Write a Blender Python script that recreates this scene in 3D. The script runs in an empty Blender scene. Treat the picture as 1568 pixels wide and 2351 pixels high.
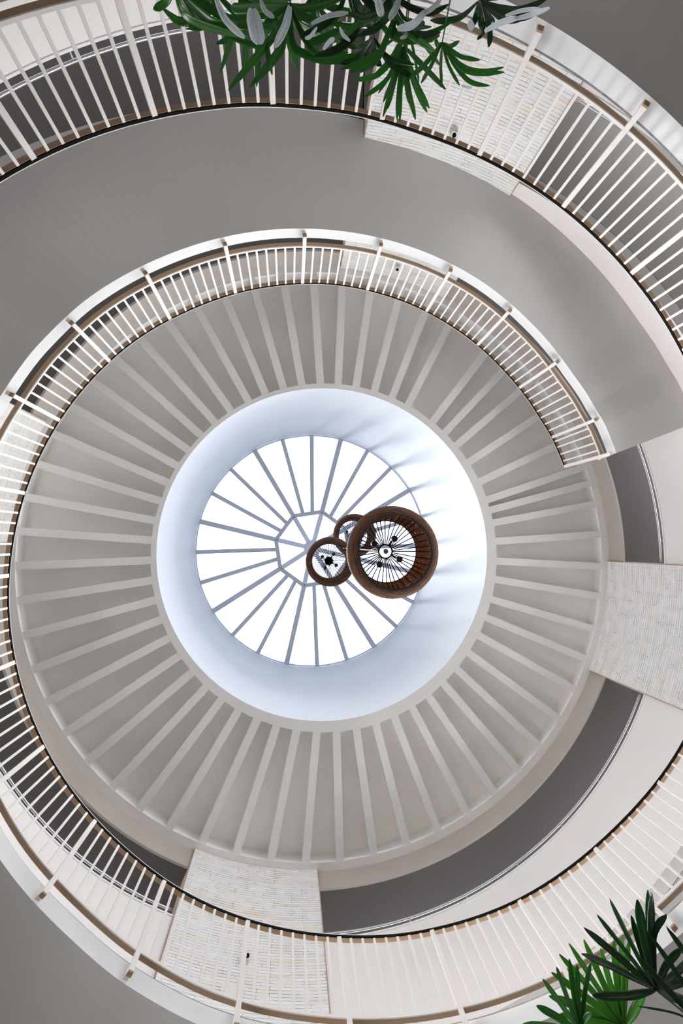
import bpy, bmesh, math, random
from mathutils import Vector, Matrix
PI = math.pi
random.seed(7)
sc = bpy.context.scene
COL = sc.collection

# ------------------------------------------------------------------ camera
U = 4.2            # metres per radius unit (inner edge of the ramp)
CAMZ = 1.2         # lens height above the lobby floor
F = 1000.0
VX, VY = 664.678, 1248.0     # pixel of the zenith
AX, AY = 0.19, -0.042
_z = Vector(((VX-784)/F, -(VY-1175.5)/F, 1.0)).normalized()
_x = (Vector((1, 0, 0)) - _z[0]*_z).normalized()
_y = _z.cross(_x)
CAM = Vector((-AX*U, AY*U, CAMZ))
def wv(v):
    return Vector((_x.dot(v), -_y.dot(v), _z.dot(v)))
RT, UPV, FW = wv(Vector((1, 0, 0))), wv(Vector((0, 1, 0))), wv(Vector((0, 0, 1)))
cd = bpy.data.cameras.new('camera'); cam = bpy.data.objects.new('camera', cd); COL.objects.link(cam)
cd.sensor_fit = 'HORIZONTAL'; cd.sensor_width = 36.0; cd.lens = 36.0*F/1568.0
cd.clip_start = 0.05; cd.clip_end = 300
m = Matrix.Identity(4)
for r in range(3):
    m[r][0] = RT[r]; m[r][1] = UPV[r]; m[r][2] = -FW[r]; m[r][3] = CAM[r]
cam.matrix_world = m
sc.camera = cam
def at(px, py, d):
    """world point seen at a pixel of the photograph, d metres above the lens"""
    v = RT*((px-784)/F) + UPV*(-(py-1175.5)/F) + FW
    return CAM + v*(d/v.z)
def pix(p):
    v = p-CAM; c = v.dot(FW)
    return (784+F*v.dot(RT)/c, 1175.5-F*v.dot(UPV)/c) if c > 0.01 else (-9999, -9999)

# ------------------------------------------------------------------ light and exposure
world = bpy.data.worlds.new('world'); sc.world = world; world.use_nodes = True
nt = world.node_tree; bg = nt.nodes['Background']
bg.inputs[0].default_value = (0.86, 0.92, 1.0, 1); bg.inputs[1].default_value = 3.6
sl = bpy.data.lights.new('sun', 'SUN'); sl.energy = 8; sl.angle = math.radians(12); sl.color = (1.0, 0.985, 0.96)
so = bpy.data.objects.new('sun', sl); so.rotation_euler = Vector((-0.34, 0.12, 1.0)).to_track_quat('Z', 'Y').to_euler(); so.location = (0, 0, 30); COL.objects.link(so)
al = bpy.data.lights.new('lobby_fill', 'AREA'); al.shape = 'RECTANGLE'; al.size = 9.0; al.size_y = 3.4; al.energy = 1450; al.color = (0.97, 0.98, 1.0)  # unseen area light added low in the lobby as fill
ao = bpy.data.objects.new('lobby_fill', al); ao.location = (-9.5, 1.0, 1.8)
ao.rotation_euler = Vector((-1.0, 0.1, -0.45)).to_track_quat('Z', 'Y').to_euler(); COL.objects.link(ao)
EU = (40, 50, 160, 230)        # unseen fill lights added at the outer side of the upper corridor, per opening
EL = (30, 20, 680, 260)       # and of the lower corridor
for en_, zz_ in ((EU, 1.74), (EL, 1.12)):
    for g_, th_ in enumerate((121.8, 211.5, 301.5, 32.0)):
        for k_ in (-17, 17):
            w_ = bpy.data.lights.new('corridor_fill', 'AREA'); w_.shape = 'RECTANGLE'; w_.size = 4.4; w_.size_y = 0.8
            w_.energy = en_[g_]/2; w_.color = (0.97, 0.985, 1.0)
            a_ = math.radians(th_+k_); e_ = Vector((math.cos(a_), -math.sin(a_), 0))
            o_ = bpy.data.objects.new('corridor_fill', w_); o_.location = e_*(2.06*U)+Vector((0, 0, zz_*U+CAMZ))
            w_.spread = math.radians(130)
            o_.rotation_euler = (e_+Vector((0, 0, -0.15))).to_track_quat('Z', 'Y').to_euler(); COL.objects.link(o_)
sc.view_settings.view_transform = 'Standard'; sc.view_settings.look = 'None'
sc.view_settings.exposure = 0.0; sc.view_settings.gamma = 1.0
sc.view_settings.use_curve_mapping = False
sc.cycles.use_denoising = True
sc.cycles.max_bounces = 12; sc.cycles.diffuse_bounces = 8; sc.cycles.transparent_max_bounces = 24
sc.cycles.sample_clamp_indirect = 6.0
sc.cycles.caustics_reflective = False; sc.cycles.caustics_refractive = False
pl = bpy.data.lights.new('skylight_portal', 'AREA'); pl.shape = 'DISK'; pl.size = 2*0.68*U
pl.cycles.is_portal = True
po = bpy.data.objects.new('skylight_portal', pl); po.location = (-.0435*U, -.0118*U, CAMZ+2.59*U); COL.objects.link(po)

# ------------------------------------------------------------------ materials
def mat(name, col, rough=0.7, metal=0.0, spec=0.3, mottle=0.0, scale=1.2, bump=0.0, bscale=60.0, coat=0.0):
    m_ = bpy.data.materials.new(name); m_.use_nodes = True
    n = m_.node_tree.nodes; l = m_.node_tree.links; b = n['Principled BSDF']
    b.inputs['Base Color'].default_value = (*col, 1); b.inputs['Roughness'].default_value = rough
    b.inputs['Metallic'].default_value = metal; b.inputs['Specular IOR Level'].default_value = spec
    b.inputs['Coat Weight'].default_value = coat
    tc = n.new('ShaderNodeTexCoord')
    if mottle > 0:
        no = n.new('ShaderNodeTexNoise'); no.inputs['Scale'].default_value = scale; no.inputs['Detail'].default_value = 5
        l.new(tc.outputs['Object'], no.inputs['Vector'])
        r = n.new('ShaderNodeValToRGB')
        r.color_ramp.elements[0].position = 0.3; r.color_ramp.elements[1].position = 0.7
        r.color_ramp.elements[0].color = (*[c*(1-mottle) for c in col], 1)
        r.color_ramp.elements[1].color = (*[min(1, c*(1+mottle*0.5)) for c in col], 1)
        l.new(no.outputs['Fac'], r.inputs['Fac']); l.new(r.outputs['Color'], b.inputs['Base Color'])
    if bump > 0:
        n2 = n.new('ShaderNodeTexNoise'); n2.inputs['Scale'].default_value = bscale; n2.inputs['Detail'].default_value = 4
        l.new(tc.outputs['Object'], n2.inputs['Vector'])
        bu = n.new('ShaderNodeBump'); bu.inputs['Strength'].default_value = bump; bu.inputs['Distance'].default_value = 0.01
        l.new(n2.outputs['Fac'], bu.inputs['Height']); l.new(bu.outputs['Normal'], b.inputs['Normal'])
    return m_
M = {}
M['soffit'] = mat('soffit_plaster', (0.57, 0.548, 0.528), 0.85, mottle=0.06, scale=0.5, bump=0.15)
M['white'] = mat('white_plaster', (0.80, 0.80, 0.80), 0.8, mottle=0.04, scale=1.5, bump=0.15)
M['pink'] = mat('pale_pink_plaster', (0.80, 0.755, 0.74), 0.8, mottle=0.03, scale=1.0, bump=0.2)
M['ceil'] = mat('ceiling_plaster', (0.87, 0.85, 0.828), 0.85, mottle=0.07, scale=0.8, bump=0.15)
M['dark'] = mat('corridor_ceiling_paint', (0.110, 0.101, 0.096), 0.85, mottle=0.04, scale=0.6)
M['face'] = mat('beige_lintel_paint', (0.45, 0.405, 0.37), 0.85, mottle=0.08)
M['reveal'] = mat('grey_reveal_paint', (0.20, 0.185, 0.175), 0.85, mottle=0.05)
M['drum'] = mat('drum_plaster', (0.66, 0.68, 0.715), 0.55, spec=0.35, mottle=0.02, scale=0.7)
M['screed'] = mat('rough_screed', (0.34, 0.33, 0.315), 0.95, mottle=0.3, scale=14, bump=0.6, bscale=40)
M['terrazzo'] = mat('pale_terrazzo', (0.66, 0.63, 0.60), 0.7, mottle=0.05)
M['rail'] = mat('cream_painted_steel', (0.80, 0.74, 0.69), 0.5, mottle=0.02)
M['railshade'] = mat('tan_bar_underside_shade', (0.36, 0.24, 0.15), 0.6, mottle=0.05)  # tan puts the shade of rail and post undersides into the colour
M['black'] = mat('black_handrail_edge', (0.004, 0.0037, 0.0035), 0.7, spec=0.1)
M['steel'] = mat('stainless_steel', (0.62, 0.62, 0.64), 0.42, metal=1.0)
M['coping'] = mat('tan_coping_stone', (0.62, 0.45, 0.34), 0.7, mottle=0.1, scale=4)
M['trim'] = mat('brown_edge_trim', (0.42, 0.31, 0.24), 0.7, mottle=0.2, scale=6)
M['floor'] = mat('floor_tiles', (0.13, 0.12, 0.11), 0.6, mottle=0.08, scale=1)
M['frame'] = mat('skylight_frame_paint', (0.62, 0.66, 0.74), 0.5, mottle=0.03)
M['wire'] = mat('dark_iron_wire', (0.03, 0.035, 0.05), 0.5, metal=0.4)
M['lampgrey'] = mat('grey_lamp_face', (0.12, 0.12, 0.13), 0.5)
M['camwhite'] = mat('white_camera_plastic', (0.75, 0.75, 0.75), 0.4)
M['pot'] = mat('terracotta_pot', (0.35, 0.18, 0.10), 0.8, mottle=0.1)
M['soil'] = mat('dark_soil', (0.05, 0.035, 0.025), 0.95)
M['stem'] = mat('dark_palm_stem', (0.018, 0.035, 0.014), 0.5)

def stone():
    m_ = bpy.data.materials.new('stacked_strip_stone'); m_.use_nodes = True
    n = m_.node_tree.nodes; l = m_.node_tree.links; b = n['Principled BSDF']; b.inputs['Roughness'].default_value = 0.75
    uv = n.new('ShaderNodeUVMap'); uv.uv_map = 'UVMap'
    # wobble
    no = n.new('ShaderNodeTexNoise'); no.inputs['Scale'].default_value = 1.3; no.inputs['Detail'].default_value = 3
    l.new(uv.outputs[0], no.inputs['Vector'])
    mx = n.new('ShaderNodeVectorMath'); mx.operation = 'MULTIPLY_ADD'
    l.new(no.outputs['Color'], mx.inputs[0]); mx.inputs[1].default_value = (0.02, 0.022, 0); l.new(uv.outputs[0], mx.inputs[2])
    br = n.new('ShaderNodeTexBrick'); l.new(mx.outputs[0], br.inputs['Vector'])
    br.offset = 0.37; br.offset_frequency = 2; br.squash = 0.7; br.squash_frequency = 3
    br.inputs['Scale'].default_value = 1.0; br.inputs['Brick Width'].default_value = 0.46; br.inputs['Row Height'].default_value = 0.043
    br.inputs['Mortar Size'].default_value = 0.0024; br.inputs['Mortar Smooth'].default_value = 0.1; br.inputs['Bias'].default_value = -0.1
    br.inputs['Color1'].default_value = (0.0, 0.0, 0.0, 1); br.inputs['Color2'].default_value = (1, 1, 1, 1)
    rp = n.new('ShaderNodeValToRGB'); l.new(br.outputs['Color'], rp.inputs['Fac'])
    cr = rp.color_ramp; cr.elements[0].color = (0.74, 0.74, 0.73, 1); cr.elements[1].color = (0.66, 0.44, 0.26, 1)
    for p, c in ((0.25, (0.80, 0.81, 0.82, 1)), (0.55, (0.76, 0.75, 0.71, 1)), (0.8, (0.80, 0.79, 0.77, 1)), (0.93, (0.78, 0.68, 0.55, 1))):
        e = cr.elements.new(p); e.color = c
    st = n.new('ShaderNodeMapping'); st.inputs['Scale'].default_value = (1.6, 22, 1); l.new(uv.outputs[0], st.inputs[0])
    n3 = n.new('ShaderNodeTexNoise'); n3.inputs['Scale'].default_value = 1.0; n3.inputs['Detail'].default_value = 6; l.new(st.outputs[0], n3.inputs['Vector'])
    r3 = n.new('ShaderNodeValToRGB'); r3.color_ramp.elements[0].position = 0.55; r3.color_ramp.elements[1].position = 0.75
    l.new(n3.outputs['Fac'], r3.inputs['Fac'])
    mo = n.new('ShaderNodeMixRGB'); mo.inputs['Color2'].default_value = (0.60, 0.42, 0.28, 1)
    mf = n.new('ShaderNodeMath'); mf.operation = 'MULTIPLY'; mf.inputs[1].default_value = 0.55
    l.new(r3.outputs[0], mf.inputs[0]); l.new(mf.outputs[0], mo.inputs['Fac']); l.new(rp.outputs[0], mo.inputs['Color1'])
    # joints visible only in places
    nj = n.new('ShaderNodeTexNoise'); nj.inputs['Scale'].default_value = 5; l.new(uv.outputs[0], nj.inputs['Vector'])
    rj = n.new('ShaderNodeMapRange'); rj.inputs['From Min'].default_value = 0.38; rj.inputs['From Max'].default_value = 0.6
    rj.inputs['To Min'].default_value = 0.12
    l.new(nj.outputs['Fac'], rj.inputs['Value'])
    mj = n.new('ShaderNodeMath'); mj.operation = 'MULTIPLY'; l.new(br.outputs['Fac'], mj.inputs[0]); l.new(rj.outputs[0], mj.inputs[1])
    mm = n.new('ShaderNodeMixRGB'); mm.inputs['Color2'].default_value = (0.13, 0.075, 0.05, 1)
    l.new(mj.outputs[0], mm.inputs['Fac']); l.new(mo.outputs[0], mm.inputs['Color1'])
    l.new(mm.outputs[0], b.inputs['Base Color'])
    bu = n.new('ShaderNodeBump'); bu.inputs['Strength'].default_value = 0.5; bu.inputs['Distance'].default_value = 0.01
    sub = n.new('ShaderNodeMath'); sub.operation = 'SUBTRACT'; l.new(br.outputs['Color'], sub.inputs[0]); l.new(br.outputs['Fac'], sub.inputs[1])
    l.new(sub.outputs[0], bu.inputs['Height']); l.new(bu.outputs['Normal'], b.inputs['Normal'])
    return m_
M['stone'] = stone()

def pane_mat():
    m_ = bpy.data.materials.new('skylight_glass'); m_.use_nodes = True
    n = m_.node_tree.nodes; l = m_.node_tree.links
    for x in list(n):
        if x.type != 'OUTPUT_MATERIAL': n.remove(x)
    out = [x for x in n if x.type == 'OUTPUT_MATERIAL'][0]
    t = n.new('ShaderNodeBsdfTransparent'); t.inputs[0].default_value = (0.95, 0.97, 1.0, 1)
    tl = n.new('ShaderNodeBsdfTranslucent'); tl.inputs[0].default_value = (0.9, 0.93, 0.96, 1)
    g = n.new('ShaderNodeBsdfGlossy'); g.inputs['Roughness'].default_value = 0.1
    a = n.new('ShaderNodeMixShader'); a.inputs[0].default_value = 0.06; l.new(t.outputs[0], a.inputs[1]); l.new(tl.outputs[0], a.inputs[2])
    c = n.new('ShaderNodeMixShader'); c.inputs[0].default_value = 0.04; l.new(a.outputs[0], c.inputs[1]); l.new(g.outputs[0], c.inputs[2])
    l.new(c.outputs[0], out.inputs[0])
    return m_
M['pane'] = pane_mat()

def weave_mat():
    m_ = bpy.data.materials.new('woven_brown_fibre'); m_.use_nodes = True
    n = m_.node_tree.nodes; l = m_.node_tree.links; b = n['Principled BSDF']; b.inputs['Roughness'].default_value = 0.8
    uv = n.new('ShaderNodeUVMap'); uv.uv_map = 'UVMap'
    br = n.new('ShaderNodeTexBrick'); l.new(uv.outputs[0], br.inputs['Vector'])
    br.inputs['Scale'].default_value = 1; br.inputs['Brick Width'].default_value = 0.06; br.inputs['Row Height'].default_value = 0.014
    br.inputs['Mortar Size'].default_value = 0.0016
    br.inputs['Color1'].default_value = (0.070, 0.026, 0.013, 1); br.inputs['Color2'].default_value = (0.21, 0.095, 0.048, 1)
    br.inputs['Mortar'].default_value = (0.04, 0.018, 0.01, 1)
    l.new(br.outputs['Color'], b.inputs['Base Color'])
    no = n.new('ShaderNodeTexNoise'); no.inputs['Scale'].default_value = 70; l.new(uv.outputs[0], no.inputs['Vector'])
    gt = n.new('ShaderNodeMath'); gt.operation = 'GREATER_THAN'; gt.inputs[1].default_value = 0.53; l.new(no.outputs['Fac'], gt.inputs[0])
    mu = n.new('ShaderNodeMath'); mu.operation = 'MULTIPLY'; l.new(gt.outputs[0], mu.inputs[0]); l.new(br.outputs['Fac'], mu.inputs[1])
    iv = n.new('ShaderNodeMath'); iv.operation = 'SUBTRACT'; iv.inputs[0].default_value = 1.0; l.new(mu.outputs[0], iv.inputs[1])
    l.new(iv.outputs[0], b.inputs['Alpha'])
    out = [x for x in n if x.type == 'OUTPUT_MATERIAL'][0]
    tl = n.new('ShaderNodeBsdfTranslucent'); tl.inputs[0].default_value = (0.42, 0.16, 0.06, 1)
    mx = n.new('ShaderNodeMixShader'); mx.inputs[0].default_value = 0.22
    l.new(b.outputs[0], mx.inputs[1]); l.new(tl.outputs[0], mx.inputs[2]); l.new(mx.outputs[0], out.inputs[0])
    return m_
M['weave'] = weave_mat()

def leaf_mat(name, c1, c2, trans, rough=0.3):
    m_ = bpy.data.materials.new(name); m_.use_nodes = True
    n = m_.node_tree.nodes; l = m_.node_tree.links; b = n['Principled BSDF']
    out = [x for x in n if x.type == 'OUTPUT_MATERIAL'][0]
    b.inputs['Roughness'].default_value = rough; b.inputs['Specular IOR Level'].default_value = 0.8
    uv = n.new('ShaderNodeUVMap'); uv.uv_map = 'UVMap'
    mp = n.new('ShaderNodeMapping'); mp.inputs['Scale'].default_value = (26, 1.2, 1); l.new(uv.outputs[0], mp.inputs[0])
    no = n.new('ShaderNodeTexNoise'); no.inputs['Scale'].default_value = 1.0; no.inputs['Detail'].default_value = 4; l.new(mp.outputs[0], no.inputs['Vector'])
    r = n.new('ShaderNodeValToRGB'); r.color_ramp.elements[0].position = 0.35; r.color_ramp.elements[1].position = 0.68
    r.color_ramp.elements[0].color = (*c1, 1); r.color_ramp.elements[1].color = (*c2, 1)
    l.new(no.outputs['Fac'], r.inputs[0]); l.new(r.outputs[0], b.inputs['Base Color'])
    tl = n.new('ShaderNodeBsdfTranslucent'); l.new(r.outputs[0], tl.inputs[0])
    mx = n.new('ShaderNodeMixShader'); mx.inputs[0].default_value = trans
    l.new(b.outputs[0], mx.inputs[1]); l.new(tl.outputs[0], mx.inputs[2]); l.new(mx.outputs[0], out.inputs[0])
    return m_
M['leafglint'] = leaf_mat('painted_leaf_highlight', (0.62, 0.68, 0.72), (0.88, 0.90, 0.92), 0.6, 0.3)  # pale tone paints the skylight's reflection on glossy leaves
M['leafdark'] = leaf_mat('dark_green_leaf', (0.004, 0.022, 0.007), (0.014, 0.070, 0.013), 0.25, 0.22)
M['leafmid'] = leaf_mat('mid_green_leaf', (0.012, 0.080, 0.010), (0.045, 0.21, 0.026), 0.42, 0.3)
M['leafbright'] = leaf_mat('bright_green_leaf', (0.030, 0.15, 0.010), (0.085, 0.33, 0.025), 0.5, 0.35)

# ------------------------------------------------------------------ mesh helpers
def P(R, deg, z):
    t = math.radians(deg)
    return Vector((R*U*math.cos(t), -R*U*math.sin(t), z*U+CAMZ))
def link(name, verts, faces, mt, parent=None, mids=None, uvs=None, smooth=False):
    me = bpy.data.meshes.new(name); me.from_pydata([tuple(v) for v in verts], [], faces)
    if uvs is not None:
        u = me.uv_layers.new(name='UVMap')
        for i, lp in enumerate(me.loops): u.data[i].uv = uvs[lp.vertex_index]
    for x in (mt if isinstance(mt, (list, tuple)) else [mt]): me.materials.append(x)
    if mids:
        for p, k in zip(me.polygons, mids): p.material_index = k
    bm = bmesh.new(); bm.from_mesh(me); bmesh.ops.recalc_face_normals(bm, faces=bm.faces); bm.to_mesh(me); bm.free()
    if smooth:
        for p in me.polygons: p.use_smooth = True
    o = bpy.data.objects.new(name, me); COL.objects.link(o)
    if parent: o.parent = parent
    return o
def thing(name, label, cat, loc=(0, 0, 0), group=None):
    o = bpy.data.objects.new(name, None); COL.objects.link(o); o.location = loc
    o.empty_display_size = 0.1
    tag(o, label, cat, group); return o
def tag(o, label=None, cat=None, group=None, kind=None):
    if label: o['label'] = label
    if cat: o['category'] = cat
    if group: o['group'] = group
    if kind: o['kind'] = kind
    return o
def sweep(sections, closed=False, mid=None):
    """sections: list of equal-length point lists (a closed profile each) -> verts, faces, material ids"""
    n = len(sections[0]); v = [p for s in sections for p in s]; f = []; mi = []
    N = len(sections)
    for i in range(N if closed else N-1):
        a, b = i*n, ((i+1) % N)*n
        for k in range(n):
            f.append((a+k, a+(k+1) % n, b+(k+1) % n, b+k)); mi.append(mid[k] if mid else 0)
    if not closed:
        f.append(tuple(range(n))[::-1]); mi.append(0); f.append(tuple((N-1)*n+k for k in range(n))); mi.append(0)
    return v, f, mi
def frange(a, b, step):
    n = max(1, int(math.ceil((b-a)/step))); return [a+(b-a)*i/n for i in range(n+1)]
def ring(name, R0, R1, z0, z1, mt, a=0, b=360, step=2.0, parent=None, c0=(0, 0), mid=None, uv=False):
    """annular solid; c0 shifts the centre of the inner radius"""
    full = abs(b-a-360) < 1e-6
    ang = frange(a, b, step)
    if full: ang = ang[:-1]
    off = Vector((c0[0]*U, -c0[1]*U, 0))
    secs = [[P(R0, t, z0)+off, P(R1, t, z0), P(R1, t, z1), P(R0, t, z1)+off] for t in ang]
    v, f, mi = sweep(secs, closed=full, mid=mid or [0, 0, 0, 0])
    uvs = None
    if uv:
        uvs = []
        for t in ang:
            for (R, z) in ((R0, z0), (R1, z0), (R1, z1), (R0, z1)):
                uvs.append((math.radians(t)*R0*U + (R-R0)*U, z*U))
    return link(name, v, f, mt, parent, mi, uvs)
def box(c, sx, sy, sz, ux, uy, uz):
    v = [c+ux*(sx*a)+uy*(sy*b)+uz*(sz*d) for a in (-.5, .5) for b in (-.5, .5) for d in (-.5, .5)]
    f = [(0, 1, 3, 2), (4, 6, 7, 5), (0, 4, 5, 1), (2, 3, 7, 6), (0, 2, 6, 4), (1, 5, 7, 3)]
    return v, f
def merge(parts):
    V, Fc = [], []
    for v, f in parts:
        o = len(V); V += list(v); Fc += [tuple(i+o for i in x) for x in f]
    return V, Fc
def bar(p, q, w, h, up=Vector((0, 0, 1))):
    d = (q-p); L = d.length; d = d/L
    s = d.cross(up).normalized(); u = s.cross(d)
    return box((p+q)/2, L, w, h, d, s, u)
def tube(pts, r, n=8, closed=False):
    secs = []
    N = len(pts)
    for i, p in enumerate(pts):
        a = pts[(i-1) % N] if (closed or i > 0) else pts[i]; b = pts[(i+1) % N] if (closed or i < N-1) else pts[i]
        d = (b-a).normalized(); ref = Vector((0, 0, 1)) if abs(d.z) < 0.9 else Vector((1, 0, 0))
        s = d.cross(ref).normalized(); u = s.cross(d); rr = r[i] if isinstance(r, (list, tuple)) else r
        secs.append([p+s*(rr*math.cos(2*PI*k/n))+u*(rr*math.sin(2*PI*k/n)) for k in range(n)])
    v, f, _ = sweep(secs, closed)
    return v, f
def lathe(c, prof, n=32, closed_prof=False):
    v = []; f = []
    for (r, z) in prof:
        for k in range(n): v.append(c+Vector((r*math.cos(2*PI*k/n), r*math.sin(2*PI*k/n), z)))
    m_ = len(prof)
    for i in range(m_ if closed_prof else m_-1):
        j = (i+1) % m_
        for k in range(n): f.append((i*n+k, i*n+(k+1) % n, j*n+(k+1) % n, j*n+k))
    return v, f
def interp(t, tab):
    if t <= tab[0][0]: return tab[0][1]
    for (a, x), (b, y) in zip(tab, tab[1:]):
        if t <= b:
            s = (t-a)/(b-a); s = s*s*(3-2*s); return x+(y-x)*s
    return tab[-1][1]
HC = [(20, -.0145), (26, -.009), (36, .005), (50, .010), (60, .006), (80, 0), (92, -.003), (107, .003), (122, .006), (136, -.002), (152, -.003), (182, 0), (210, .003), (230, .008), (245, .002), (265, .001), (280, -.004), (295, -.008), (311, -.005), (330, -.013), (360, -.008), (395, .003), (413, .006), (443, .009), (455, .002), (470, -.004), (490, -.007), (520, -.004)]
FC = [(20.7, -.0225), (26, -.019), (32, -.006), (40, .004), (50, .003), (66, -.003), (98, .001), (121, .002), (136, -.001), (146, .006), (156, .015), (185, .010), (218, .002), (230, .006), (240, 0), (250, -.004), (265, 0), (420, 0)]
ZEND = 20.7; TEND = 560.0
def zh(t): return 1.708-0.103*math.radians(t)+interp(t, HC)      # handrail top edge
def zs(t): return 1.458-0.103*math.radians(t)+interp(t, FC)      # slab underside
RO = 1.362; ZC = 1.972; ZL = 1.879; ZP = 1.644; ZL2 = 1.29; ZP2 = 0.979; ZL3 = 0.625; ZF = -CAMZ/U
PIERS = [(65.8, 88.4), (155.3, 178.1), (245.0, 267.6), (335.5, 358.2)]

# ------------------------------------------------------------------ ground, corridor, walls
def disc(name, R, z, mt, th=0.03):
    return ring(name, 0.0005, R, z-th, z, mt, step=4)
tag(disc('floor', 12.0, ZF, M['floor']), kind='structure')
def struct(o): o['kind'] = 'structure'; return o
for a_, b_, z_ in ((88.4, 155.3, 1.345), (155.3, 448.4, ZL2)):
    struct(ring('wall_upper', RO, RO+0.05, z_, ZP, [M['pink'], M['reveal']], a_, b_, step=1.5, mid=[1, 0, 0, 0]))
struct(ring('wall_lower', RO, RO+0.05, ZL3, ZP2, M['pink'], step=1.5))
struct(ring('wall_top', RO, RO+0.010, ZL, ZC+0.06, M['face'], step=1.5))
# corridor slabs behind the openings
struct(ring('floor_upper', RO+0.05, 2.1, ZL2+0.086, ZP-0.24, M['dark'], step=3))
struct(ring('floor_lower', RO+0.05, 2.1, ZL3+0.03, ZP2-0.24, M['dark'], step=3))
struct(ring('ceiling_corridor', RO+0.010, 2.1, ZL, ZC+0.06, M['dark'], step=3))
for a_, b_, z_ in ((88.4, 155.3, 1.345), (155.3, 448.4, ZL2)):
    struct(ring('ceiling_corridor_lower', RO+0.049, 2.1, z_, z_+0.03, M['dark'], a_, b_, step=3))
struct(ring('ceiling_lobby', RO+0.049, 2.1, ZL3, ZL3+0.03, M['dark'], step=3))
struct(ring('wall_outer', 2.1, 2.14, ZL2, ZP, M['pink'], step=3))
struct(ring('wall_lobby', 2.1, 2.14, ZF, ZL3, M['pink'], -150, 150, step=3))
struct(ring('wall_outer_lower', 2.1, 2.14, ZL3, ZP2, M['pink'], step=3))

def pier(a, b, label):
    t = thing('stone_pier', label, 'pier', P(RO, (a+b)/2, ZF), group='stone-clad piers of the round wall')
    inv = t.location.copy()
    e = 0.13
    o = ring('stone_cladding', RO-0.010, RO+0.052, ZF, ZC-0.001, M['stone'], a+e, b-e, 1.0, uv=True); o.parent = t; o.location = -inv
    for s in (a, b-e):
        x = ring('edge_trim', RO-0.011, RO+0.054, ZF, ZC-0.001, M['trim'], s, s+e, 0.25); x.parent = t; x.location = -inv
    return t
pier(*PIERS[0], 'stone-clad pier at the top of the photo, behind the palm fronds')
pier(*PIERS[1], 'stone-clad pier at the left edge, behind the upper railing')
pier(*PIERS[2], 'stone-clad pier at the bottom, with a white camera on it')
pier(*PIERS[3], 'stone-clad pier at the right edge, crossed by no railing')

gaps = [(PIERS[i][1], PIERS[(i+1) % 4][0]+(360 if i == 3 else 0)) for i in range(4)]
gl = ['upper left', 'lower left', 'lower right', 'upper right']
for lev, zp in ((0, ZP), (1, ZP2)):
    for gi, (a, b) in enumerate(gaps):
        word = ('upper' if lev == 0 else 'lower')
        side = {0: 'top left', 1: 'bottom left', 2: 'bottom right', 3: 'right-hand'}[gi]
        c = ring('parapet_coping', RO-0.004, RO+0.054, zp, zp+0.006, M['white'], a, b, 1.5)
        tag(c, f'pale coping strip along the {word} floor parapet, {side} opening', 'coping', 'coping strips on the round parapets')
        mid = P(RO, (a+b)/2, zp)
        t = thing('corridor_handrail', f'thin stainless handrail over the {word} floor parapet, {side} opening', 'handrail', mid, 'stainless corridor handrails')
        v, f = tube([P(RO+0.006, x, zp+0.034) for x in frange(a+0.3, b-0.3, 1.5)], 0.017, 12)
        o = link('tube', v, f, M['steel'], t, smooth=True); o.location = -mid
        x0 = a+4
        while x0 < b-2:
            v, f = tube([P(RO+0.010, x0, zp+0.005), P(RO+0.008, x0, zp+0.032)], 0.010, 6)
            o = link('bracket', v, f, M['steel'], t); o.location = -mid
            x0 += 9.5

# ------------------------------------------------------------------ spiral ramp
def ramp():
    t = thing('spiral_ramp', 'pale spiral ramp winding round the atrium between railing and round wall', 'ramp', P(RO, ZEND, ZF))
    inv = t.location.copy(); ang = sorted(frange(ZEND, TEND, 1.5)+[88.49, 88.51, 154.99, 155.01])
    Rf = 1.023; h = 0.041
    rw = lambda x: RO+.05+.0014*(x-88) if 88.5 < x < 155 else RO+.002   # meets the corridor slab between two piers
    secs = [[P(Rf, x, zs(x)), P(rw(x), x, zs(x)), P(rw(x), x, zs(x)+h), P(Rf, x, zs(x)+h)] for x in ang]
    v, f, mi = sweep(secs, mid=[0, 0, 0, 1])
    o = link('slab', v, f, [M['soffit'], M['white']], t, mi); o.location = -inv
    secs = [[P(Rf+0.006, x, zs(x)+h), P(RO, x, zs(x)+h), P(RO, x, zs(x)+h+.008), P(Rf+0.006, x, zs(x)+h+.008)] for x in frange(ZEND, TEND, 0.7)]
    v, f, mi = sweep(secs, mid=[0, 0, 1, 0])
    o = link('floor_screed', v, f, [M['screed'], M['terrazzo']], t, mi); o.location = -inv
    return t
ramp()

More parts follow.
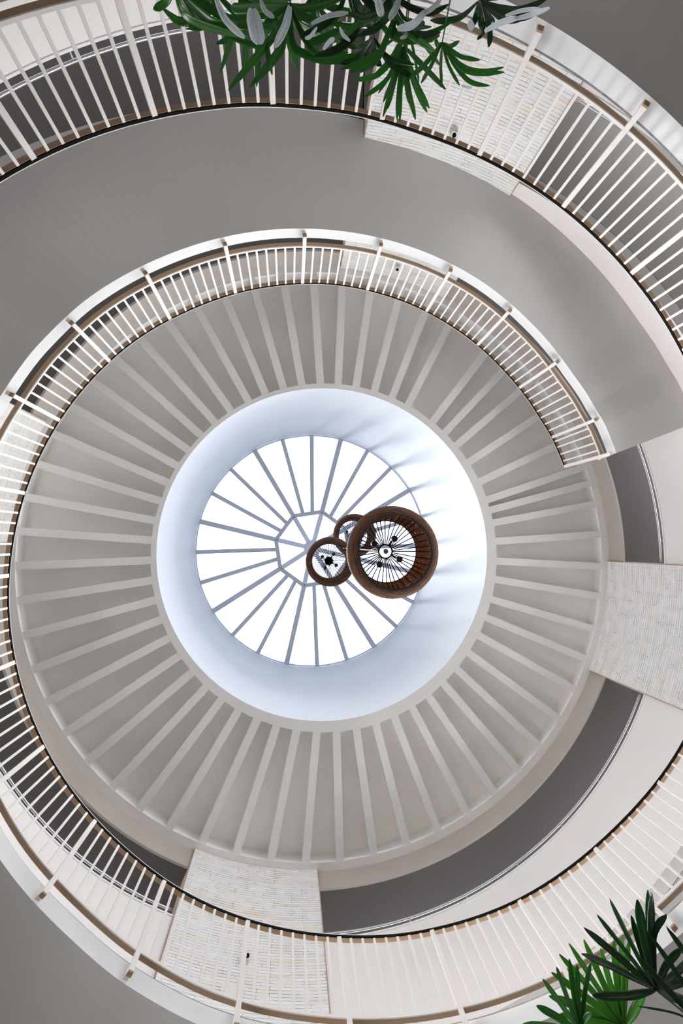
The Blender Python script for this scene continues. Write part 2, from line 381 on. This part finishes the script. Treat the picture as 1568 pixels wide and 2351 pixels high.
def railing():
    base = P(1, ZEND, ZF)
    t = thing('spiral_railing', 'cream metal railing with dark handrail following the inner edge of the ramp', 'railing', base)
    def put(o): o.parent = t; o.location = -base; return o
    ang = frange(ZEND, TEND, 1.5)
    # handrail: flat bar below with its underside shade painted tan, dark strip on the inner face
    secs = [[P(1.0, x, zh(x)-.0062), P(1.011, x, zh(x)-.0062), P(1.011, x, zh(x)), P(1.0, x, zh(x))] for x in ang]
    v, f, mi = sweep(secs); put(link('handrail', v, f, M['railshade']))
    secs = [[P(0.9975, x, zh(x)-.0050), P(1.0, x, zh(x)-.0050), P(1.0, x, zh(x)+.0005), P(0.9975, x, zh(x)+.0005)] for x in ang]
    v, f, mi = sweep(secs); put(link('handrail_edge', v, f, M['black']))
    secs = [[P(0.9965, x, zh(x)+.0005), P(1.011, x, zh(x)+.0005), P(1.011, x, zh(x)+.002), P(0.9965, x, zh(x)+.002)] for x in ang]
    v, f, mi = sweep(secs); put(link('handrail_cap', v, f, M['rail']))
    secs = [[P(1.0, x, zb(x)), P(1.011, x, zb(x)), P(1.011, x, zb(x)+.003), P(1.0, x, zb(x)+.003)] for x in ang]
    v, f, mi = sweep(secs); put(link('bottom_rail', v, f, M['railshade']))
    secs = [[P(0.997, x, zb(x)+.0005), P(1.0, x, zb(x)+.0005), P(1.0, x, zb(x)+.0065), P(0.997, x, zb(x)+.0065)] for x in ang]
    v, f, mi = sweep(secs); put(link('bottom_rail_edge', v, f, M['rail']))
    # posts every 14.03 degrees, seven balusters between
    post = [42.6+14.03*k for k in range(-1, 37)]
    def unit(name, w, d, mt):
        v, f = box(Vector((0, 0, .5)), w, d, 1, Vector((1, 0, 0)), Vector((0, 1, 0)), Vector((0, 0, 1)))
        me = bpy.data.meshes.new(name); me.from_pydata([tuple(x) for x in v], [], f); me.materials.append(mt)
        bm = bmesh.new(); bm.from_mesh(me); bmesh.ops.recalc_face_normals(bm, faces=bm.faces); bm.to_mesh(me); bm.free(); return me
    pm = unit('post', 0.046, 0.045, M['rail']); bmn = unit('baluster', 0.025, 0.022, M['rail'])
    def stick(me, name, x, R, z0, z1, parent=t):
        o = bpy.data.objects.new(name, me); COL.objects.link(o); o.parent = parent
        p = P(R, x, z0); o.location = p-base; o.rotation_euler = (0, 0, -math.radians(x)+PI/2); o.scale = (1, 1, (z1-z0)*U)
        return o
    stick(unit('end_post', 0.05, 0.05, M['rail']), 'end_post', ZEND+.35, 1.0, zs(ZEND)-.004, zh(ZEND)-.006)
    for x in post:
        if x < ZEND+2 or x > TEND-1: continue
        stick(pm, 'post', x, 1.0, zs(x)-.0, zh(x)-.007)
        v, f = merge([bar(P(1.0, x, zs(x)+.014), P(1.03, x, zs(x)+.014), .045, .05)])
        put(link('post_bracket', v, f, M['rail']))
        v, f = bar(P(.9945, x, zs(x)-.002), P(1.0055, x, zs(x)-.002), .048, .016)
        put(link('post_underside_shade', v, f, M['railshade']))  # tan box paints the shaded underside of the post
    bal = []
    k = 0
    x = 42.6-14.03
    while x < TEND-1:
        for j in range(1, 8):
            y = x+14.03*j/8
            bal.append(y)
        x += 14.03
    bal += [x for x in (22.4, 24.1, 25.9, 27.4)]
    scored = []
    for y in bal:
        a = pix(P(1, y, zb(y))); b = pix(P(1, y, zh(y)))
        vis = sum(1 for s in range(11) if -5 < a[0]+(b[0]-a[0])*s/10 < 1573 and -5 < a[1]+(b[1]-a[1])*s/10 < 2356)
        scored.append((vis/11*math.dist(a, b), y))
    scored.sort(reverse=True)
    rest = []
    for i, (s, y) in enumerate(scored):
        if i < 98: stick(bmn, 'baluster', y, 1.0, zb(y)+.003, zh(y)-.007)
        else:
            if s <= 0: pass
            e = Vector((math.cos(math.radians(y)), -math.sin(math.radians(y)), 0)); tt = Vector((-e.y, e.x, 0))
            z0, z1 = zb(y)+.003, zh(y)-.007
            rest.append(box((P(1.0, y, z0)+P(1.0, y, z1))/2, .022, .025, (z1-z0)*U, e, tt, Vector((0, 0, 1))))
    v, f = merge(rest); o = put(link('balusters_beyond', v, f, M['rail'])); o['kind'] = 'stuff'
    # short return at the head of the ramp
    v, f = merge([bar(P(0.997, ZEND, zb(ZEND)+.012), P(1.03, ZEND, zb(ZEND)+.005), .04, .06)])
    put(link('return_bar', v, f, M['rail']))
def zb(t): return zs(t)+.045
railing()

# ------------------------------------------------------------------ ceiling with radial ribs
OC = (-0.012, 0.0125)
ce = ring('ceiling', 0.751, RO+0.05, ZC+0.055, ZC+0.09, M['ceil'], step=2, c0=OC); ce['kind'] = 'structure'
r1 = ring('inner_ring_beam', 0.749, 0.785, ZC, ZC+0.056, M['ceil'], step=1, parent=ce, c0=OC)
r1.data.name = 'inner_ring_beam'
r2 = ring('outer_ring_beam', 1.325, RO+0.001, ZC, ZC+0.056, M['ceil'], step=2, parent=ce)
RIBS = [132.0, 125.6, 119.0, 112.8, 106.5, 100.2, 93.9, 87.8, 81.6, 75.1, 68.6, 62.5, 52.1, 46.4, 40.4, 33.1, 25.3, 18.5, 14.8, 10.3, 3.8, 357.0, 350.7, 343.8, 337.4, 330.8, 324.0, 317.3, 310.9, 304.4, 297.8, 291.2, 284.7, 278.2, 271.7, 265.3, 258.8, 252.3, 245.8, 239.3, 232.9, 226.7, 220.3, 213.8, 207.4, 201.1, 194.8, 188.5, 182.2, 175.9, 169.6, 163.2, 156.9, 150.7, 144.5, 138.2]
for a in RIBS:
    p = P(0.775, a, ZC+.0290); q = P(1.33, a, ZC+.0290)
    v, f = bar(p, q, 0.14, 0.056*U)
    link('ceiling_rib', v, f, M['ceil'], ce)

# ------------------------------------------------------------------ drum
ZS = 2.60; RS = 0.6826; SC = (-0.0435, 0.0118)
def drum():
    secs = []
    for x in frange(0, 360, 1)[:-1]:
        pr = []
        for s in (0, .25, .5, .75, 1):
            R = 0.749+(RS-0.749)*s; k = 1-s
            pr.append(P(R, x, ZC+(ZS-ZC)*s)+Vector(((OC[0]*k+SC[0]*s)*U, -(OC[1]*k+SC[1]*s)*U, 0)))
        pr += [P(RS+.05, x, ZS)+Vector((SC[0]*U, -SC[1]*U, 0)), P(0.749+.05, x, ZC+.09)+Vector((OC[0]*U, -OC[1]*U, 0))]
        secs.append(pr)
    v, f, _ = sweep(secs, closed=True)
    return link('wall_drum', v, f, M['drum'], smooth=False)
d = drum(); d['kind'] = 'structure'

# ------------------------------------------------------------------ skylight
def skylight():
    c = Vector((SC[0]*U, -SC[1]*U, ZS*U+CAMZ))
    t = thing('skylight', 'round conical glass skylight with radiating pale blue-grey bars', 'skylight', c)
    ZO, ROc, ZH = 2.76, 0.237, 2.88
    def put(o): o.parent = t; o.location = (0, 0, -c.z); return o
    def cone(R):    # height of the glass at radius R
        return ZO+(ZS+.02-ZO)*(R-ROc)/(RS-ROc) if R > ROc else ZH+(ZO-ZH)*R/ROc
    main = [76.6+45*k for k in range(8)]
    put(ring('rim', RS-0.004, RS+.05, ZS-.002, ZS+.03, M['frame'], step=3))
    for k in range(24):
        a = 76.6+15*k
        if k % 3 == 0:
            v, f = merge([bar(P(RS+.01, a, ZS+.005), P(ROc, a, ZO-.015), .12, .16), bar(P(ROc, a, ZO-.015), P(.03, a, ZH-.015), .12, .16)])
            put(link('main_rafter', v, f, M['frame']))
        else:
            Rm = ROc*math.cos(math.radians(22.5))/math.cos(math.radians(7.5))
            v, f = bar(P(RS+.01, a, ZS+.005), P(Rm, a, ZO-.012), .10, .12)
            put(link('rafter', v, f, M['frame']))
        pts = [P(RS+.012, a, ZS+.018), P(RS+.012, a+15, ZS+.018), P(ROc*.97, a+15, ZO+.002), P(ROc*.97, a, ZO+.002)]
        up = Vector((0, 0, .012)); v = pts+[p+up for p in pts]
        f = [(0, 1, 2, 3), (4, 7, 6, 5), (0, 4, 5, 1), (1, 5, 6, 2), (2, 6, 7, 3), (3, 7, 4, 0)]
        put(link('glass_pane', v, f, M['pane']))
    for a in main:
        v, f = bar(P(ROc, a, ZO-.02), P(ROc, a+45, ZO-.02), .10, .14)
        put(link('ring_bar', v, f, M['frame']))
        pts = [P(ROc, a, ZO+.004), P(ROc, a+45, ZO+.004), P(.03, a+45, ZH+.004), P(.03, a, ZH+.004)]
        up = Vector((0, 0, .012)); v = pts+[p+up for p in pts]
        f = [(0, 1, 2, 3), (4, 7, 6, 5), (0, 4, 5, 1), (1, 5, 6, 2), (2, 6, 7, 3), (3, 7, 4, 0)]
        put(link('crown_pane', v, f, M['pane']))
    v, f = lathe(P(0, 0, ZH-.05), [(0.001, 0), (.22, 0), (.24, .03), (.24, .28), (0.001, .28)], 28)
    put(link('hub', v, f, M['frame']))
    return cone
CONE = skylight()

# ------------------------------------------------------------------ pendant lamps
def lamp(x, y, z, label, black=False, k=1.0):
    S = k
    c = Vector((x*U, -y*U, z*U+CAMZ))
    t = thing('pendant_lamp', label, 'lamp', c, 'woven pendant lamps under the skylight')
    O = Vector((0, 0, 0)); n = 48
    outer = [(.405, 0), (.440, .006), (.480, .03), (.505, .07), (.515, .13), (.510, .20), (.490, .28), (.455, .36), (.410, .42), (.375, .46)]
    inner = [(r-.016, zz+.004) for r, zz in outer[::-1]]
    prof = outer+inner
    v, f = lathe(O, prof, n, True)
    uvs = []; s = 0; acc = []
    for i, pr in enumerate(prof):
        if i: s += math.dist(pr, prof[i-1])
        acc.append(s)
    for i in range(len(prof)):
        for k in range(n): uvs.append((k/n*3.2, acc[i]))
    link('woven_shade', v, f, M['weave'], t, uvs=uvs, smooth=True)
    parts = []
    NW = 40
    for k in range(NW):
        a = 2*PI*k/NW+.03*math.sin(k*7.3); e = Vector((math.cos(a), math.sin(a), 0))
        pts = [e*.075+Vector((0, 0, .50)), e*.375+Vector((0, 0, .475))]+[e*(r-.022)+Vector((0, 0, zz)) for r, zz in outer[::-1]]
        parts.append(tube(pts, .0062, 4))
    for r, zz, w in ((.372, .468, .006), (.405, .0, .007), (.08, .50, .009)):
        parts.append(tube([Vector((r*math.cos(2*PI*k/48), r*math.sin(2*PI*k/48), zz)) for k in range(48)], w, 6, True))
    v, f = merge(parts); link('wire_frame', v, f, M['wire'], t)
    for k in range(4):
        a = PI/2*k+.55; e = Vector((math.cos(a), math.sin(a), 0)); b = e*.175+Vector((0, 0, .40))
        v, f = lathe(b, [(.0005, 0), (.036, 0), (.038, .01), (.036, .07), (.012, .085), (.0005, .085)], 20)
        l = link('spot_bulb', v, f, M['lampgrey'], t)
        v, f = tube([b+Vector((0, 0, .08)), e*.08+Vector((0, 0, .50))], .0035, 6); link('bulb_arm', v, f, M['wire'], l)
    if black:
        v, f = lathe(Vector((0, 0, .46)), [(.0005, 0), (.078, 0), (.084, .02), (.084, .10), (.0005, .10)], 28); link('socket_box', v, f, M['black'], t)
    else:
        v, f = lathe(Vector((0, 0, .47)), [(.0005, 0), (.03, 0), (.03, .08), (.0005, .08)], 16); link('socket', v, f, M['camwhite'], t)
    R = math.hypot(x, y); top = (CONE(R)-.03)*U+CAMZ-c.z
    v, f = tube([Vector((0, 0, .5)), Vector((0, 0, top))], .008, 6); link('cord', v, f, M['wire'], t)
def LP(px, py, z):
    w = at(px, py, z*U); return w.x/U, -w.y/U
lamp(*LP(908, 1268, 1.10), 1.10, 'largest woven brown pendant lamp, nearest of the three')
lamp(*LP(760, 1290, 2.12), 2.12, 'small woven pendant lamp with black centre, lower left of the largest lamp', True)
lamp(*LP(816, 1229, 2.40), 2.40, 'small woven pendant lamp half hidden behind the largest lamp')

# ------------------------------------------------------------------ security cameras on the piers
def seccam(deg, z, label):
    c = P(RO-.010, deg, z); t = thing('security_camera', label, 'camera', c, 'security cameras on the stone piers')
    e = Vector((-math.cos(math.radians(deg)), math.sin(math.radians(deg)), 0)); s = Vector((-e.y, e.x, 0)); up = Vector((0, 0, 1))
    v, f = box(e*.02, .04, .07, .10, e, s, up); link('mount', v, f, M['camwhite'], t)
    d = (e-up*.75).normalized(); u2 = s.cross(d)
    b = e*.075-up*.02
    v, f = box(b, .12, .075, .075, d, s, u2); h = link('housing', v, f, M['camwhite'], t)
    pts = [b+d*.055, b+d*.067]; v, f = tube(pts, .026, 16); link('lens', v, f, M['black'], h)
seccam(256.3, 1.545, 'white security camera on the bottom stone pier')
seccam(76.9, 1.21, 'white security camera on the top stone pier, below the fronds')
seccam(77.4, 1.875, 'small white security camera behind the upper railing on the top pier')

# ------------------------------------------------------------------ palms
def smooth_path(pts, n):
    out = []
    m_ = len(pts)
    for i in range(n+1):
        s = i/n*(m_-1); k = min(int(s), m_-2); f_ = s-k
        p0 = pts[max(0, k-1)]; p1 = pts[k]; p2 = pts[k+1]; p3 = pts[min(m_-1, k+2)]
        out.append(0.5*((2*p1)+(p2-p0)*f_+(2*p0-5*p1+4*p2-p3)*f_*f_+(3*p1-p0-3*p2+p3)*f_**3))
    return out
def leaflet(path, w, tilt=0.0, base=0.16, blunt=0.16, wob=0.0):
    w = w*.74
    """pleated blade along a 3-D path; w full width in metres"""
    n = 14; pts = smooth_path(path, n); V = []; Fc = []; UV = []
    prof = [(-.5, 0), (-.25, -.16), (0, .12), (.25, -.16), (.5, 0)]
    L = sum((pts[i+1]-pts[i]).length for i in range(n)); s = 0
    for i, p in enumerate(pts):
        d = (pts[min(n, i+1)]-pts[max(0, i-1)]).normalized(); vw = (p-CAM).normalized()
        sd = d.cross(vw).normalized(); nn = sd.cross(d)
        a = tilt+wob*math.sin(i/n*3.0); sd2 = sd*math.cos(a)+nn*math.sin(a); nn2 = nn*math.cos(a)-sd*math.sin(a)
        u = i/n
        ww = w*(base+(1-base)*min(1, u/.35)**.8)*(1 if u < .75 else 1-(1-blunt)*((u-.75)/.25)**1.3)
        for (x, z) in prof:
            jag = 0
            if i == n: jag = .02*L*(random.random()-.5)
            V.append(p+sd2*(x*ww)+nn2*(z*ww)+d*jag); UV.append((x+.5, u*2+s))
    for i in range(n):
        for k in range(4): Fc.append((i*5+k, i*5+k+1, i*5+k+6, i*5+k+5))
    return V, Fc, UV
def fan(parent, name, hub, tips, depth, mt, w=.03, droop=.06, root=None, label=None):
    """one palm leaf: hub pixel, list of leaflet pixel paths (tip or list), depth in metres above the lens"""
    V, Fc, UV = [], [], []
    h = at(hub[0], hub[1], depth)
    for tp in tips:
        pth = tp if isinstance(tp, list) else [tp]
        extra = 1.0; ds = random.uniform(-.05, .09)
        if len(pth) > 1 and isinstance(pth[-1], float): extra = pth[-1]; pth = pth[:-1]
        pts = [h]
        if len(pth) == 1:
            q = at(pth[0][0], pth[0][1], depth+ds); mid = (h+q)/2+Vector((0, 0, droop))
            pts += [mid, q]
        else:
            for i, pp in enumerate(pth): pts.append(at(pp[0], pp[1], depth+ds*(i+1)/len(pth)+droop*math.sin(PI*(i+1)/(len(pth)+.6))))
        v, f, uv = leaflet(pts, w*extra*random.uniform(.85, 1.1), tilt=random.uniform(-.5, .5), wob=random.uniform(-.5, .5))
        o = len(V); V += v; Fc += [tuple(i+o for i in x) for x in f]; UV += uv
    base = parent.location
    me = link(name, [p-base for p in V], Fc, mt, parent, uvs=UV, smooth=True)
    if root is not None:
        r0 = h; r2 = root
        side = (r2-h); mid = (h*.5+r2*.5)+Vector((0, 0, .04))
        pp = [p-base for p in smooth_path([r0, mid, r2], 16)]
        v, f = tube(pp, [.0028+.003*i/16 for i in range(17)], 6)
        link('petiole', v, f, M['stem'], parent, smooth=True)
    if label: me['label'] = label
    return me
def palm(x, y, h, label, stems=3):
    """clump rooted in a pot on the lobby floor; returns thing and crown points"""
    t = thing('fan_palm', label, 'palm', (x, y, 0), 'fan palms leaning into the photo')
    v, f = lathe(Vector((0, 0, 0)), [(.001, 0), (.20, 0), (.26, .38), (.28, .40), (.28, .44), (.24, .44), (.24, .40), (.001, .40)], 28)
    link('pot', v, f, M['pot'], t, smooth=False)
    v, f = lathe(Vector((0, 0, .40)), [(.001, .01), (.235, .01), (.235, 0.002)], 24); link('soil', v, f, M['soil'], t)
    tops = []
    for k in range(stems):
        a = 2*PI*k/stems+.4; b = Vector((.09*math.cos(a), .09*math.sin(a), .40)); q = Vector((.16*math.cos(a), .16*math.sin(a), h*(1-.08*k)))
        v, f = tube(smooth_path([b, (b+q)/2+Vector((.02, 0, 0)), q], 8), .013, 8); link('cane', v, f, M['stem'], t, smooth=True)
        tops.append(t.location+q)
    return t, tops
# lower right clump (roots well outside the frame)
DBR = 1.55
p1 = at(1760, 2560, .9); tA, topA = palm(p1.x, p1.y, 1.55+.5, 'dark glossy fan palm at the bottom right corner')
p2 = at(1500, 2640, .95); tB, topB = palm(p2.x, p2.y, 1.6+.3, 'bright green fan palm below the dark one, bottom right')
fan(tB, 'palm_leaf', (1434, 2360), [(1283, 2190), (1306, 2166), (1340, 2156), (1379, 2176), (1409, 2159), (1429, 2147), (1444, 2160), (1266, 2233), (1260, 2287), [(1462, 2310), (1478, 2270), 1.3], (1285, 2330), (1320, 2352)], 1.75, M['leafbright'], .036, droop=.012, root=topB[0])
fan(tB, 'palm_leaf', (1334, 2372), [(1246, 2247), (1231, 2309), (1277, 2219), (1307, 2201), (1356, 2210), (1325, 2215), (1357, 2325), (1200, 2352)], 1.60, M['leafmid'], .030, droop=.008, root=topB[1])
fan(tA, 'palm_leaf', (1506, 2273), [(1336, 2190), [(1440, 2286), (1361, 2286), 1.35], (1341, 2131), (1371, 2100), (1400, 2064), [(1478, 2150), (1463, 2066), 1.5], (1449, 2101), (1487, 2044), [(1500, 2150), (1531, 2100), 1.1], (1566, 2176), [(1545, 2240), (1600, 2190)], [(1545, 2262), (1610, 2240)], [(1550, 2290), (1600, 2310), 1.2], (1496, 2050)], 1.50, M['leafdark'], .031, droop=.012, root=topA[0])
fan(tA, 'palm_leaf', (1640, 2380), [[(1560, 2300), (1460, 2193)], [(1570, 2260), (1491, 2144)], [(1590, 2220), (1529, 2127)], [(1560, 2330), (1463, 2310), .4], [(1650, 2250), (1620, 2120)]], 1.35, M['leafdark'], .024, droop=.01, root=topA[1])

# top clump
q1 = at(980, -420, 1.1); tC, topC = palm(q1.x, q1.y, 2.1, 'fan palm whose fronds hang in over the top stone pier', 4)
q2 = at(520, -420, 1.1); tD, topD = palm(q2.x, q2.y, 2.2, 'broad-leaved fan palm hanging in at the top, left of centre', 4)
q3 = at(1240, -460, 1.1); tE, topE = palm(q3.x, q3.y, 2.1, 'fan palm at the top, rightmost of the three, over the white ramp edge', 3)
fan(tE, 'palm_leaf', (1101, 0), [[(1060, 38), (1020, 48), (988, 46)], [(1092, 40), (1078, 66), 1.2], [(1104, 50), (1110, 64)], [(1122, 40), (1136, 56), 1.1], [(1124, 70), (1122, 108)], [(1110, 66), (1096, 92)], [(1150, 20), (1200, 22), (1258, -4)], [(1160, 30), (1200, 40), (1250, 20)], [(1150, 40), (1185, 45), (1230, 22)], [(1160, -10), (1220, -20)]], 1.75, M['leafdark'], .036, root=topE[0])
fan(tC, 'palm_leaf', (1015, 98), [(1055, 94), (1102, 138), [(1060, 150), (1110, 163), (1157, 154)], [(1070, 162), (1158, 166)], [(1045, 150), (1080, 188), (1125, 197)], [(1030, 150), (1055, 196)], (1015, 193), (966, 191), (942, 176), (1000, 88)], 1.85, M['leafmid'], .027, droop=.02, root=topC[0])
fan(tC, 'palm_leaf', (927, 106), [(954, 275), (981, 259), (986, 249), [(970, 150), (1024, 206)], (918, 279), (911, 275), (879, 269), [(890, 180), (833, 225)], [(870, 170), (811, 184)], (880, 235), (890, 250), (940, 240)], 1.80, M['leafmid'], .029, droop=.02, root=topC[1])
fan(tC, 'palm_leaf', (858, 86), [[(890, 130), (952, 149)], [(900, 150), (956, 181)], [(858, 130), (876, 151), 1.3], [(850, 105), (836, 116)], [(820, 135), (780, 146)], [(820, 110), (780, 90)], (832, 122)], 1.70, M['leafdark'], .030, root=topC[2])
fan(tC, 'palm_leaf', (906, 34), [[(900, 60), (930, 85), (990, 75), (1040, 48)], [(880, 60), (920, 92), (985, 90), (1010, 80)], [(960, 58), (975, 50)], [(830, 50), (790, 84)], [(870, 120), (780, 160)], [(865, 135), (803, 165)], [(930, 70), (1000, 118)]], 1.60, M['leafmid'], .034, root=topC[3])
fan(tD, 'palm_leaf', (667, 12), [[(640, 70), (600, 105), (520, 83)], [(690, 70), (730, 125), (800, 120)], [(670, 90), (690, 120), (760, 138), (850, 120)], [(700, 40), (760, 50), (790, 0)], [(660, 60), (668, 110), (685, 157)], [(650, 80), (640, 120), (574, 199), 1.3], [(630, 80), (524, 207)], [(560, 20), (530, 18)], [(610, 60), (625, 172)], [(700, 90), (740, 88), (790, 60)]], 1.70, M['leafmid'], .044, droop=.04, root=topD[0])
fan(tD, 'palm_leaf', (400, -30), [[(440, 25), (500, 66), (590, 80)], [(460, 5), (540, 50), (640, 62)], [(420, 30), (470, 60), (560, 84)], [(380, 5), (352, 22)], [(440, 40), (436, 66)], [(460, 30), (500, 56), (550, 50)]], 1.60, M['leafmid'], .042, droop=.03, root=topD[1])
fan(tD, 'palm_leaf', (560, -40), [[(548, 30), (506, 167)], [(568, 40), (560, 189)], [(592, 60), (589, 199)], [(600, 70), (625, 60), (690, 40)], [(600, 0), (700, 20), (800, -10)], [(570, 60), (539, 83), (496, 101)], [(620, 20), (690, 60), (750, 90), (830, 70)]], 1.85, M['leafmid'], .044, root=topD[2])
fan(tD, 'palm_leaf', (800, -40), [[(810, 20), (840, 50), (852, 60)], [(830, 20), (850, 0)], [(780, 20), (740, 60), (690, 80)], [(820, 60), (780, 110), (720, 130)], [(860, 20), (880, 60)]], 1.65, M['leafdark'], .036, root=topD[3])

fan(tD, 'palm_leaf', (470, -50), [[(450, 20), (415, 50), (372, 18)], [(480, 20), (470, 60), (430, 66)], [(520, 10), (560, 40), (640, 30)], [(500, 30), (520, 60), (560, 70)], [(470, 30), (452, 62)], [(560, -10), (640, 0), (700, -20)]], 1.75, M['leafmid'], .036, droop=.03, root=topD[0])
fan(tD, 'palm_leaf', (720, -30), [[(700, 30), (650, 60), (590, 55)], [(720, 40), (735, 90), (720, 128)], [(740, 30), (790, 60), (850, 55)], [(700, 20), (640, 40), (585, 20)], [(730, 40), (770, 90), (830, 100)], [(750, 10), (810, 30), (880, 20)]], 1.90, M['leafmid'], .040, droop=.03, root=topD[1])
fan(tC, 'palm_leaf', (900, -20), [[(890, 30), (870, 60), (820, 84)], [(910, 30), (935, 60), (990, 62)], [(880, 20), (840, 40), (800, 30)], [(905, 40), (900, 90)], [(930, 10), (985, 30), (1030, 10)], [(920, 40), (960, 80), (1012, 74)]], 1.55, M['leafdark'], .034, droop=.03, root=topC[3])
fan(tC, 'palm_leaf', (935, 60), [[(890, 100), (832, 140)], [(900, 130), (845, 190)], [(950, 120), (962, 190)], [(930, 130), (925, 200)], [(980, 110), (1010, 150)], [(905, 150), (868, 215)]], 1.95, M['leafmid'], .028, droop=.02, root=topC[1])

def glints(parent, items, mt='leafglint'):  # extra leaflets added as painted highlights on the fronds
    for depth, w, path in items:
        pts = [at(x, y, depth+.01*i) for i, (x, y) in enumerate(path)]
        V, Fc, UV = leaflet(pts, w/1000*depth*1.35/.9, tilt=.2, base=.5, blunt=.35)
        o = link('highlight_leaflet', [p-parent.location for p in V], Fc, M[mt], parent, uvs=UV, smooth=True)
        o['label'] = 'curled leaflet painted as a skylight highlight'
glints(tD, [(1.58, 14, [(494, -8), (518, 45), (562, 87)]), (1.55, 34, [(580, 20), (586, 60), (596, 103)]), (1.60, 17, [(666, 14), (655, 60), (630, 108)]), (1.60, 10, [(598, -4), (608, 24), (630, 40)]), (1.60, 9, [(714, 55), (755, 36), (800, 29)]), (1.62, 9, [(742, 114), (756, 96), (768, 88)]), (1.60, 7, [(780, 62), (788, 80), (804, 94)]), (1.62, 7, [(700, 88), (712, 84), (728, 62)])])
glints(tC, [(1.50, 18, [(866, -6), (871, 15), (876, 38)]), (1.52, 15, [(918, -8), (908, 20), (892, 44)]), (1.50, 15, [(912, 66), (948, 56), (980, 22)]), (1.52, 10, [(970, 34), (996, 16), (1014, -6)]), (1.62, 7, [(928, 55), (934, 80), (918, 88)]), (1.80, 6, [(832, 150), (845, 140), (860, 118)]), (1.80, 5, [(1060, 196), (1072, 200), (1084, 200)])])
glints(tE, [(1.60, 14, [(1080, 46), (1080, 56), (1086, 68)]), (1.60, 12, [(1112, 72), (1150, 52), (1192, 40)]), (1.62, 10, [(1180, 44), (1220, 34), (1262, 18)]), (1.62, 8, [(1160, 36), (1200, 24), (1240, 20)])])
